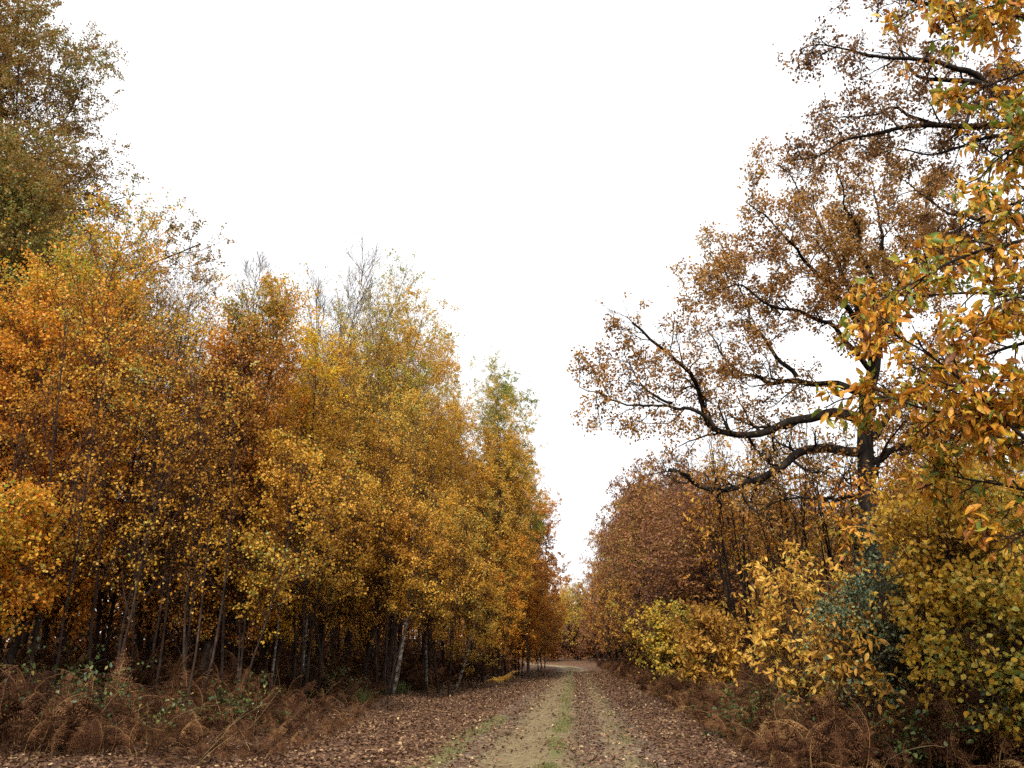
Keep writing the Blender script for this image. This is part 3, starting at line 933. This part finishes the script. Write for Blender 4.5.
# coppice poles
G_C = 'chestnut coppice stools on the right'
for px, Y, lab in ((775, 26, 'stool of dark upright coppice poles behind the pale yellow sapling'),
                   (825, 27.5, 'thin coppice poles between the pale yellow sapling and the oak trunk'),
                   (728, 31, 'slanting coppice poles under the lowest limb of the spreading oak')):
    f, H = from_top(px, 400, Y)
    t = thing('chestnut_coppice', lab, 'tree', f, G_C)
    birch(t, H, 1.3, M['chestnut'], stems=9, n1=12, n2=4, n3=3, per=2, kind='lance', leaf=.15, low=.45, r0=.08, lean=.13, greentop=False, base=.5, bark='oak_bark', ang=40, shape=((.3, .5), (.6, 1), (1, .6)))
f, H = from_top(842, 470, 19)
t = thing('chestnut_coppice', 'single thin dark pole standing in front of the oak limbs, left of the oak trunk', 'tree', f, G_C)
birch(t, H, .9, M['chestnut'], stems=1, n1=12, n2=4, n3=3, per=4, kind='lance', leaf=.16, low=.4, r0=.05, lean=.02, greentop=False, bark='oak_bark', ang=50)

f, H = from_top(925, 412, 29)
t = thing('broadleaf_tree', 'yellow-brown chestnut filling the gap right behind the trunk of the spreading oak', 'tree', f)
birch(t, H, 2.8, M['chestnut'], n1=34, n2=8, n3=4, per=8, kind='lance', leaf=.16, low=.1, bark='oak_bark', r0=.1, greentop=False, base=.5, stems=3, ang=52)

G_R = 'trees along the right edge of the track'
RIGHT_TREES = [
    (722, 462, 36, 2.6, 'chestnut', dict(kind='lance', leaf=.17, per=7, base=.4, n1=24, n2=8), 'golden-brown chestnut behind the slanting coppice poles'),
    (690, 468, 44, 2.6, 'beech', dict(kind='oak', leaf=.13, per=8, base=.45, n1=26, n2=9), 'dull brown tree between the golden-brown chestnut and the brown trees farther off'),
    (664, 462, 56, 3.6, 'beech', dict(kind='oak', leaf=.13, per=9, base=.42), 'tall brown beech along the right of the track beyond the oak'),
    (638, 492, 68, 3.2, 'beech', dict(kind='oak', leaf=.14, per=9, base=.55), 'beech with thinning brown crown beside the gap of sky'),
    (616, 530, 84, 3.2, 'beech', dict(kind='oak', leaf=.16, per=9, base=.5), 'brown and green beech far along the right of the track'),
    (600, 562, 106, 3.4, 'russet', dict(kind='oak', leaf=.18, per=9, base=.6), 'yellow-green tree at the end of the straight on the right'),
    (592, 580, 132, 3.6, 'beech', dict(kind='oak', leaf=.2, per=9, base=.6), 'farthest brown tree on the right under the notch of sky'),
    (650, 560, 50, 2.4, 'beech', dict(kind='oak', leaf=.13, per=9, base=.4), 'low dark-brown young beech over the right verge'),
    (632, 590, 66, 2.4, 'russet', dict(kind='oak', leaf=.14, per=9, base=.8), 'low yellow-green tree over the right verge far away'),
]
for px, py, Y, R, mat, opt, lab in RIGHT_TREES:
    f, H = from_top(px, py, Y, 1.0 if py < 550 else .5)
    t = thing('beech_tree' if mat == 'beech' else 'broadleaf_tree', lab, 'tree', f, G_R)
    o = dict(n1=34, n2=9, n3=4, low=.12, r0=.14, greentop=False, lean=.04, bark='oak_bark', ang=58)
    o.update(opt)
    birch(t, H, R, M[mat], **o)

# rows behind, on the right
R_SKY = ([585, 600, 615, 640, 670, 700, 740, 860, 900, 1300], [592, 550, 505, 468, 458, 470, 490, 500, 470, 440])
builtr = {}
BR_LAB = ['golden chestnut standing in the rows behind the right verge', 'russet tree standing in the rows behind the right verge', 'yellow-green tree standing in the rows behind the right verge']
BR_GRP = ['golden chestnuts behind the right verge', 'russet trees behind the right verge', 'yellow-green trees behind the right verge']


def back_right(k, f, H):
    rz = rng.random() * 6.28
    if k not in builtr:
        t = thing('broadleaf_tree', BR_LAB[k], 'tree', f, BR_GRP[k], rz)
        birch(t, 10.0, 2.6, M[('chestnut', 'beech', 'hazel')[k]], n1=34, n2=8, n3=4, per=10, kind=('lance', 'oak', 'broad')[k], leaf=(.19, .14, .14)[k], low=.06, bark='oak_bark', r0=.12, greentop=False, base=(.45, .5, .6)[k], stems=2)
        builtr[k] = t
        t.scale = (1, 1, H / 10)
        return
    dup(builtr[k], f, rz, (rng.uniform(.9, 1.25),) * 2 + (H / 10,), BR_LAB[k], BR_GRP[k])


for Y in np.arange(19, 118, 4.0):
    for j in range(5):
        X = (7.8 if Y < 34 else 6.6) + j * 3.6 + rng.normal() * .7 + max(0, 24 - Y) * .35
        Yj = Y + rng.normal() * .8
        px = 575 + X / Yj * 796
        if px > 1180 or (Yj < 37 and 660 < px < 885):
            continue
        top = np.interp(px, *R_SKY) + rng.uniform(5, 90)
        H = min(max(float(at(px, top, Yj)[2]), 4.5), 17)
        back_right(int(rng.choice(3, p=((.0, 1.0, .0) if px < 690 else (.3, .55, .15)) if Yj > 36 else (.4, .3, .3))), stand(X, Yj), H)

for X, Y, H in ((14.5, 8, 10), (18, 12, 11), (19, 6, 12), (22, 15, 11), (23, 9, 12), (16.5, 15.5, 9), (20, 1, 12), (14, 0, 12), (13, -5, 12), (11.5, -10, 11)):  # unseen trees of the near right wood, the rearmost added to shade the verge
    back_right(1, stand(X, Y), H)

# trees closing the view where the track bends away
for X, Y, k in ((-3.0, 152, 0), (.5, 146, 2), (4.5, 140, 1), (-6.5, 163, 1), (-2, 170, 2), (3, 165, 0), (8, 150, 1), (-11, 172, 2), (-16, 178, 0), (8, 172, 2), (-22, 182, 1), (13, 160, 0)):
    back_right(k, stand(X, Y), 13.5 + rng.uniform(-1.5, 1.5))


# the far wood behind everything: reads as one mass
def mass(name, lab, pts, hs, leafm, size, per):
    V, F, T, n0 = [], [], [], 0
    tw = []
    for (X, Y), h in zip(pts, hs):
        n = per
        a = rng.random(n) * 6.28
        r = np.sqrt(rng.random(n)) * 2.6
        z = h * (.01 + .99 * rng.random(n))
        p = np.stack([X + r * np.cos(a), Y + r * np.sin(a), z], -1)
        v, f, t = place_leaves(p, rng.normal(size=(n, 3)), rng.normal(size=(n, 3)), rng.uniform(.6, 1.3, n) * size, 'oak', np.clip(.4 + .3 * rng.random() + .15 * rng.normal(size=n), 0, 1))
        V.append(v)
        F.append(f + n0)
        T.append(t)
        n0 += len(v)
        tw.append(walk(np.array([[X, Y, 0]]), np.array([[0, 0, 1.0]]), np.array([h * .9]), 5, .03, .05, np.array([.16]), np.array([.03])))
    o = link(name, mesh_np(name, np.concatenate(V), np.concatenate(F), leafm, np.concatenate(T)))
    o['kind'] = 'stuff'
    o['label'] = lab
    o['category'] = 'woodland'
    v, f = join([tubes(*x, 5) for x in tw])
    link('trunks', mesh_np('trunks', v, f, M['oak_bark']), o)


pl = [(-27 - 4 * j + rng.normal(), Y + rng.normal()) for Y in np.arange(12, 125, 4.5) for j in range(4)]
mass('woodland', 'autumn woodland far behind the left wall of birches', pl, [min(12, float(at(min(560, max(-300, 575 + x / y * 796)), np.interp(575 + x / y * 796, *L_SKY) + 60, y)[2])) for x, y in pl], M['russet'], .38, 800)
pr = [(26 + 4 * j + rng.normal(), Y + rng.normal()) for Y in np.arange(10, 140, 4.5) for j in range(4)]
mass('woodland', 'autumn woodland far behind the right verge', pr, [min(10, float(at(575 + x / y * 796, max(470, np.interp(575 + x / y * 796, *R_SKY) + 40), y)[2])) for x, y in pr], M['hazel'], .38, 700)
pf = [(X + rng.normal(), 195 + 7 * j + rng.normal()) for X in np.arange(-75, 70, 4.5) for j in range(4)]
mass('woodland', 'autumn woodland beyond the bend of the track', pf, [13 + rng.uniform(-1, 1) for _ in pf], M['russet'], .6, 600)

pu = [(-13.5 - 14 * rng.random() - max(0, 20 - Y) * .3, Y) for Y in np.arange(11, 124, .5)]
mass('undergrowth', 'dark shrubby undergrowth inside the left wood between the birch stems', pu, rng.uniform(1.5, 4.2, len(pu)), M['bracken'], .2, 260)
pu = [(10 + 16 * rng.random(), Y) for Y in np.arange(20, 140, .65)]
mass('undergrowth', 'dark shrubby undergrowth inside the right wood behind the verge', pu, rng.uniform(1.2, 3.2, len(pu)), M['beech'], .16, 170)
pu = [(X, Y) for X in np.arange(-60, 60, 3.0) for Y in (177 + max(0, -X) * .55, 186 + max(0, -X) * .4)]
pu = [(x, y) for x, y in pu if abs(x - float(cx(y))) > 5]
mass('undergrowth', 'brown undergrowth beyond the bend of the track', pu, rng.uniform(2.5, 5, len(pu)), M['beech'], .4, 260)

# ------------------------------------------------------------------ bracken, ferns, brambles
def frond(npair, nq, seed, fresh=False):
    """one fern frond of unit length: base at the origin, arching along +y"""
    r = np.random.default_rng(seed)
    s = np.linspace(0, 1, 12)
    a = np.radians(np.interp(s, [0, .4, 1], [78, 50, -25 if not fresh else 5]) + r.normal() * 8)
    y = np.concatenate([[0], np.cumsum(np.cos(a[:-1]) / 11)])
    z = np.concatenate([[0], np.cumsum(np.sin(a[:-1]) / 11)])
    P = np.stack([r.normal(size=12).cumsum() * .006, y, z], -1)[None]
    parts = [tubes(P, np.linspace(.008, .002, 12)[None], 3)]
    pp, ax, nn, sz = [], [], [], []
    for k in range(npair):
        t = .25 + .74 * k / (npair - 1)
        p, tan, _ = sample(P, np.zeros((1, 12)), np.array([[t]]))
        p, tan = p[0, 0], tan[0, 0]
        ln = .36 * (1.02 - t) ** .65 * (1 if t > .32 else .75) * r.uniform(.7, 1.15)
        for sd in (-1, 1):
            side = norm(np.array([sd, 0, 0]) + tan * .35 - UP * r.uniform(.1, .7) + r.normal(size=3) * .18)
            nrm_ = norm(np.cross(side, tan) * sd + r.normal(size=3) * .25)
            if nq == 0:
                pp.append(p); ax.append(side); nn.append(nrm_); sz.append(ln)
            else:
                lat = np.cross(nrm_, side)
                for q in range(nq):
                    f = (q + .4) / nq
                    c = p + side * ln * f - UP * ln * .25 * f * f
                    for s2 in (-1, 1):
                        pp.append(c); ax.append(norm(lat * s2 + side * .6 - UP * .15)); nn.append(nrm_); sz.append(ln * .34 * (1.05 - f * .8))
                pp.append(p + side * ln * .8 - UP * ln * .16); ax.append(side); nn.append(nrm_); sz.append(ln * .25)
    n = len(pp)
    v, f, _ = place_leaves(np.array(pp), np.array(ax), np.array(nn), np.array(sz), 'thin', np.zeros(n))
    V, F = join(parts + [(v, f)])
    tone = np.concatenate([np.full(36, .4), np.repeat(r.normal(size=n) * .08, 4)])
    return V, F, tone


def scatter_fronds(TEMPL, pos, L, yaw, tilt, tone):
    ids = rng.integers(len(TEMPL), size=len(pos))
    V, F, T, n0 = [], [], [], 0
    for k, (tv, tf, tt) in enumerate(TEMPL):
        m = ids == k
        if not m.any():
            continue
        p, l, a, b, to = pos[m], L[m], yaw[m], tilt[m], tone[m]
        x, y, z = tv[:, 0], tv[:, 1], tv[:, 2]
        y2 = np.cos(b)[:, None] * y + np.sin(b)[:, None] * z
        z2 = -np.sin(b)[:, None] * y + np.cos(b)[:, None] * z
        z2 = np.where(z2 < -.02, -.02 + .1 * (z2 + .02) + .035 * rng.random(z2.shape), z2)
        X = np.cos(a)[:, None] * x - np.sin(a)[:, None] * y2
        Y = np.sin(a)[:, None] * x + np.cos(a)[:, None] * y2
        v = np.stack([X, Y, z2], -1) * l[:, None, None] + p[:, None, :]
        V.append(v.reshape(-1, 3))
        F.append((tf[None] + (np.arange(len(p)) * len(tv))[:, None, None]).reshape(-1, 4) + n0)
        T.append(np.clip(to[:, None] + tt[None], 0, 1).ravel())
        n0 += len(p) * len(tv)
    return np.concatenate(V), np.concatenate(F), np.concatenate(T)


FINE = [frond(13, 5, 100 + i) for i in range(6)]
COARSE = [frond(10, 0, 200 + i) for i in range(5)]


def bracken(name, lab, xlo, xhi, y0, y1, n, Lf, templ):
    Y = y0 + (y1 - y0) * rng.random(n) ** 1.25
    a = rng.random(n)
    X = xlo(Y) + (xhi(Y) - xlo(Y)) * a
    keep = (np.sin(X * .9 + 1.3 * np.sin(Y * .5)) + np.sin(Y * .8 + X * .3)) > -1.2 + .5 * rng.normal(size=n)
    X, Y = X[keep], Y[keep]
    n = len(X)
    pos = np.stack([X, Y, hgt(X, Y) - .02], -1)
    L = Lf(X, Y) * rng.uniform(.6, 1.25, n)
    pos[:, 2] += np.maximum(0, rng.normal(size=n)) * .12 * L
    v = scatter_fronds(templ, pos, L, rng.random(n) * 6.28, rng.normal(size=n) * .55 - .15, np.clip(.40 + .2 * rng.normal(size=n), 0, .85))
    o = link(name, mesh_np(name, v[0], v[1], M['bracken'], v[2]))
    o['kind'] = 'stuff'
    o['label'] = lab
    o['category'] = 'bracken'


def ledge(Y):
    return -9.6 - np.clip(30 - Y, 0, 20) * .28


bracken('bracken', 'dead brown bracken tangled along the left side under the birches', lambda Y: ledge(Y) - 4.5, lambda Y: np.interp(Y, [12, 26, 34, 60], [-4.3, -6.2, -7.8, -7.0]), 12.5, 36, 4800,
        lambda X, Y: np.interp(X, [-13, -9, -7, -5.5, -4.4], [1.45, 1.15, .65, .4, .25]), FINE)
bracken('bracken', 'dead brown bracken heaped along the right verge under the shrubs', lambda Y: 2.45 + .02 * Y, lambda Y: 8.0 + 0 * Y, 12.3, 36, 4300,
        lambda X, Y: np.interp(X, [2.5, 3.4, 5.5, 8], [.35, .8, 1.2, 1.4]), FINE)
bracken('bracken', 'far strip of dead bracken along the left verge toward the bend', lambda Y: -10.5 + 0 * Y, lambda Y: -6.2 + 0 * Y, 36, 108, 1600,
        lambda X, Y: np.interp(X, [-9, -6], [1.5, .7]), COARSE)
bracken('bracken', 'far strip of dead bracken along the right verge toward the bend', lambda Y: 3.0 + 0 * Y, lambda Y: 7.0 + 0 * Y, 36, 125, 1600,
        lambda X, Y: np.interp(X, [3, 6], [.7, 1.5]), COARSE)

FERN = [frond(13, 4, 300 + i, True) for i in range(4)]
for px, Y, n, L, lab in ((505, 44, 9, 1.1, 'small yellow fern standing out on the left verge'),
                         (716, 24, 5, .9, 'pale yellow fern fronds hanging over the right bracken'),
                         (692, 27, 4, .8, 'small pale fern at the near edge of the right bracken, left of the yellow fronds')):
    X = 575 + px * 0 + (px - 575) / 796 * Y
    X = (px - 575) / 796 * Y
    f = stand(X, Y)
    pos = np.zeros((n, 3)) + rng.normal(size=(n, 3)) * .08
    pos[:, 2] = .25
    v = scatter_fronds(FERN, pos, L * rng.uniform(.7, 1.1, n), rng.random(n) * 6.28, rng.normal(size=n) * .2 + .3, np.clip(.5 + .1 * rng.normal(size=n), 0, 1))
    o = link('fern', mesh_np('fern', v[0], v[1], M['chestnut_pale'], v[2]))
    o.location = f
    o['label'], o['category'] = lab, 'fern'

G_BR = 'green brambles among the bracken'
for X, Y, R, H, lab in ((-9.4, 14.3, 1.0, .9, 'green bramble in the bottom left corner among dead bracken'),
                        (-7.6, 14.6, .7, .45, 'low green bramble right of the corner bramble, at the foot of the left bracken'),
                        (3.5, 17.0, .7, .6, 'green bramble at the near edge of the right bracken beside the leaf-covered verge'),
                        (5.2, 13.6, .9, .9, 'green bramble low in the right bracken under the holly'),
                        (-8.4, 27.5, 1.1, .7, 'green bramble under the birches left of the white banded trunk'),
                        (-10.2, 16.5, 1.1, .9, 'dark bramble mound half hidden behind the corner bramble on the left'),
                        (-7.4, 18.0, .6, .45, 'green bramble in the middle of the left bracken below the dark gap'),
                        (4.6, 20.5, .6, .55, 'green bramble on the right bank in front of the yellow bush'),
                        (7.0, 12.8, 1.1, 1.0, 'green bramble at the bottom right corner under the dark hazel')):
    f = stand(X, Y)
    t = thing('bramble', lab, 'bramble', f, G_BR)
    a = rng.random(26) * 6.28
    P, Rr = walk(np.zeros((26, 3)), np.stack([np.cos(a), np.sin(a), rng.uniform(.9, 2.6, 26)], -1), (R + .3) * rng.uniform(.9, 1.7, 26), 9, .12, -.2 * R / H * .6, np.full(26, .007), np.full(26, .003))
    P[..., 2] = np.where(P[..., 2] < .03, .03 + .12 * rng.random(P.shape[:2]), P[..., 2])
    link('canes', mesh_np('canes', *tubes(P, Rr, 3), M['twig']), t)
    lf = leaves_on(P, 34, .085, 'oak', spread=.08, down=.1, upn=1.2, base=.45)
    link('leaves', mesh_np('leaves', lf[0], lf[1], M['bramble'], lf[2]), t)

# dry stalks and dead stems arching through the bracken
n = 110
side = rng.random(n) < .5
Y = 12.5 + 16 * rng.random(n) ** 1.3
X = np.where(side, np.interp(Y, [12, 26], [-5.0, -7.0]) - 4.5 * rng.random(n), 3.2 + 4 * rng.random(n))
a = rng.random(n) * 6.28
P, Rr = walk(np.stack([X, Y, hgt(X, Y)], -1), np.stack([np.cos(a) * .8, np.sin(a) * .8, np.ones(n)], -1), rng.uniform(.5, 1.5, n), 9, .1, -.12 * rng.random(n), np.full(n, .006), np.full(n, .0025))
o = link('dry_stalks', mesh_np('dry_stalks', *tubes(P, Rr, 3), M['stalk']))
o['kind'], o['label'], o['category'] = 'stuff', 'pale dry stalks arching through the bracken', 'dry stalks'


# ------------------------------------------------------------------ fallen leaves and grass
n = 190000
Y = 5 + 81 * rng.random(n) ** 1.75
u = rng.uniform(-9.5, 6.5, n)
X = u + cx(Y)
clear = np.clip(np.exp(-((u + .55) / .6) ** 2) * .88 + .7 * np.exp(-((u - 1.2) / .45) ** 2) + .7 * np.exp(-((u - .1) / .25) ** 2) + .5 * np.exp(-((u + 1.75) / .4) ** 2), 0, .96)
dr = np.sin(X * 2.1 + 1.4 * np.sin(Y * .9)) + np.sin(Y * 1.7 + X * .8) + .7 * np.sin(X * 5.3 - Y * 3.1)
m = rng.random(n) > np.clip(clear * .9 - .12 * dr + .06, 0, .96)
dr = dr[m]
X, Y = X[m], Y[m]
n = len(X)
p = np.stack([X, Y, hgt(X, Y) + .012 + .02 * rng.random(n)], -1)
ax = np.stack([rng.normal(size=n), rng.normal(size=n), .35 * rng.normal(size=n)], -1)
nr = np.stack([.45 * rng.normal(size=n), .45 * rng.normal(size=n), np.ones(n)], -1)
v = place_leaves(p, ax, nr, rng.uniform(.035, .095, n) * (1 + np.clip(Y - 25, 0, 60) * .012), 'oak', np.clip(.46 + .24 * rng.normal(size=n) + .06 * dr, 0, 1))
o = link('fallen_leaves', mesh_np('fallen_leaves', v[0], v[1], M['litter'], v[2]))
o['kind'], o['label'], o['category'] = 'stuff', 'brown fallen leaves strewn over the verges and the track', 'fallen leaves'


def blades(name, lab, X, Y, h, tone, w=.006):
    n = len(X)
    p = np.stack([X, Y, hgt(X, Y)], -1)
    d = np.stack([rng.normal(size=n) * .5, rng.normal(size=n) * .5, np.ones(n)], -1)
    P, R = walk(p, d, h, 4, .18, -.1, np.full(n, w), np.full(n, w * .2))
    v, f = tubes(P, R, 3)
    o = link(name, mesh_np(name, v, f, M['grass'], np.repeat(tone, 12)))
    o['kind'], o['label'], o['category'] = 'stuff', lab, 'grass'


n = 11000
Y = 12 + 50 * rng.random(n) ** 1.9
w_ = rng.random(n)
wob = 0.12 * np.sin(Y * .33) + 0.08 * np.sin(Y * .9 + 1)
u = np.where(w_ < .5, .05 + wob * .5 + rng.normal(size=n) * .14, np.where(w_ < .82, -1.75 + wob + rng.normal(size=n) * .26, 1.42 + rng.normal(size=n) * .16))
k = (np.sin(Y * 1.7 + u * 3) + np.sin(Y * .6 + 2) + rng.normal(size=n) * .5 > -.2) & ~((u < -1) & (Y > 25))
u, Y = u[k], Y[k]
blades('grass', 'short green grass growing along the middle and edges of the track', u + cx(Y), Y, rng.uniform(.03, .09, len(u)), np.clip(.5 + .25 * rng.normal(size=len(u)), 0, 1))
n = 20000
Y = rng.uniform(26, 44, n)
X = rng.uniform(-10.0, -7.2, n) + .6 * np.sin(Y)
blades('grass', 'long dark green grass on the left verge at the foot of the white birch trunk', X, Y, rng.uniform(.15, .5, n), np.clip(.3 + .2 * rng.normal(size=n), 0, 1), .010)
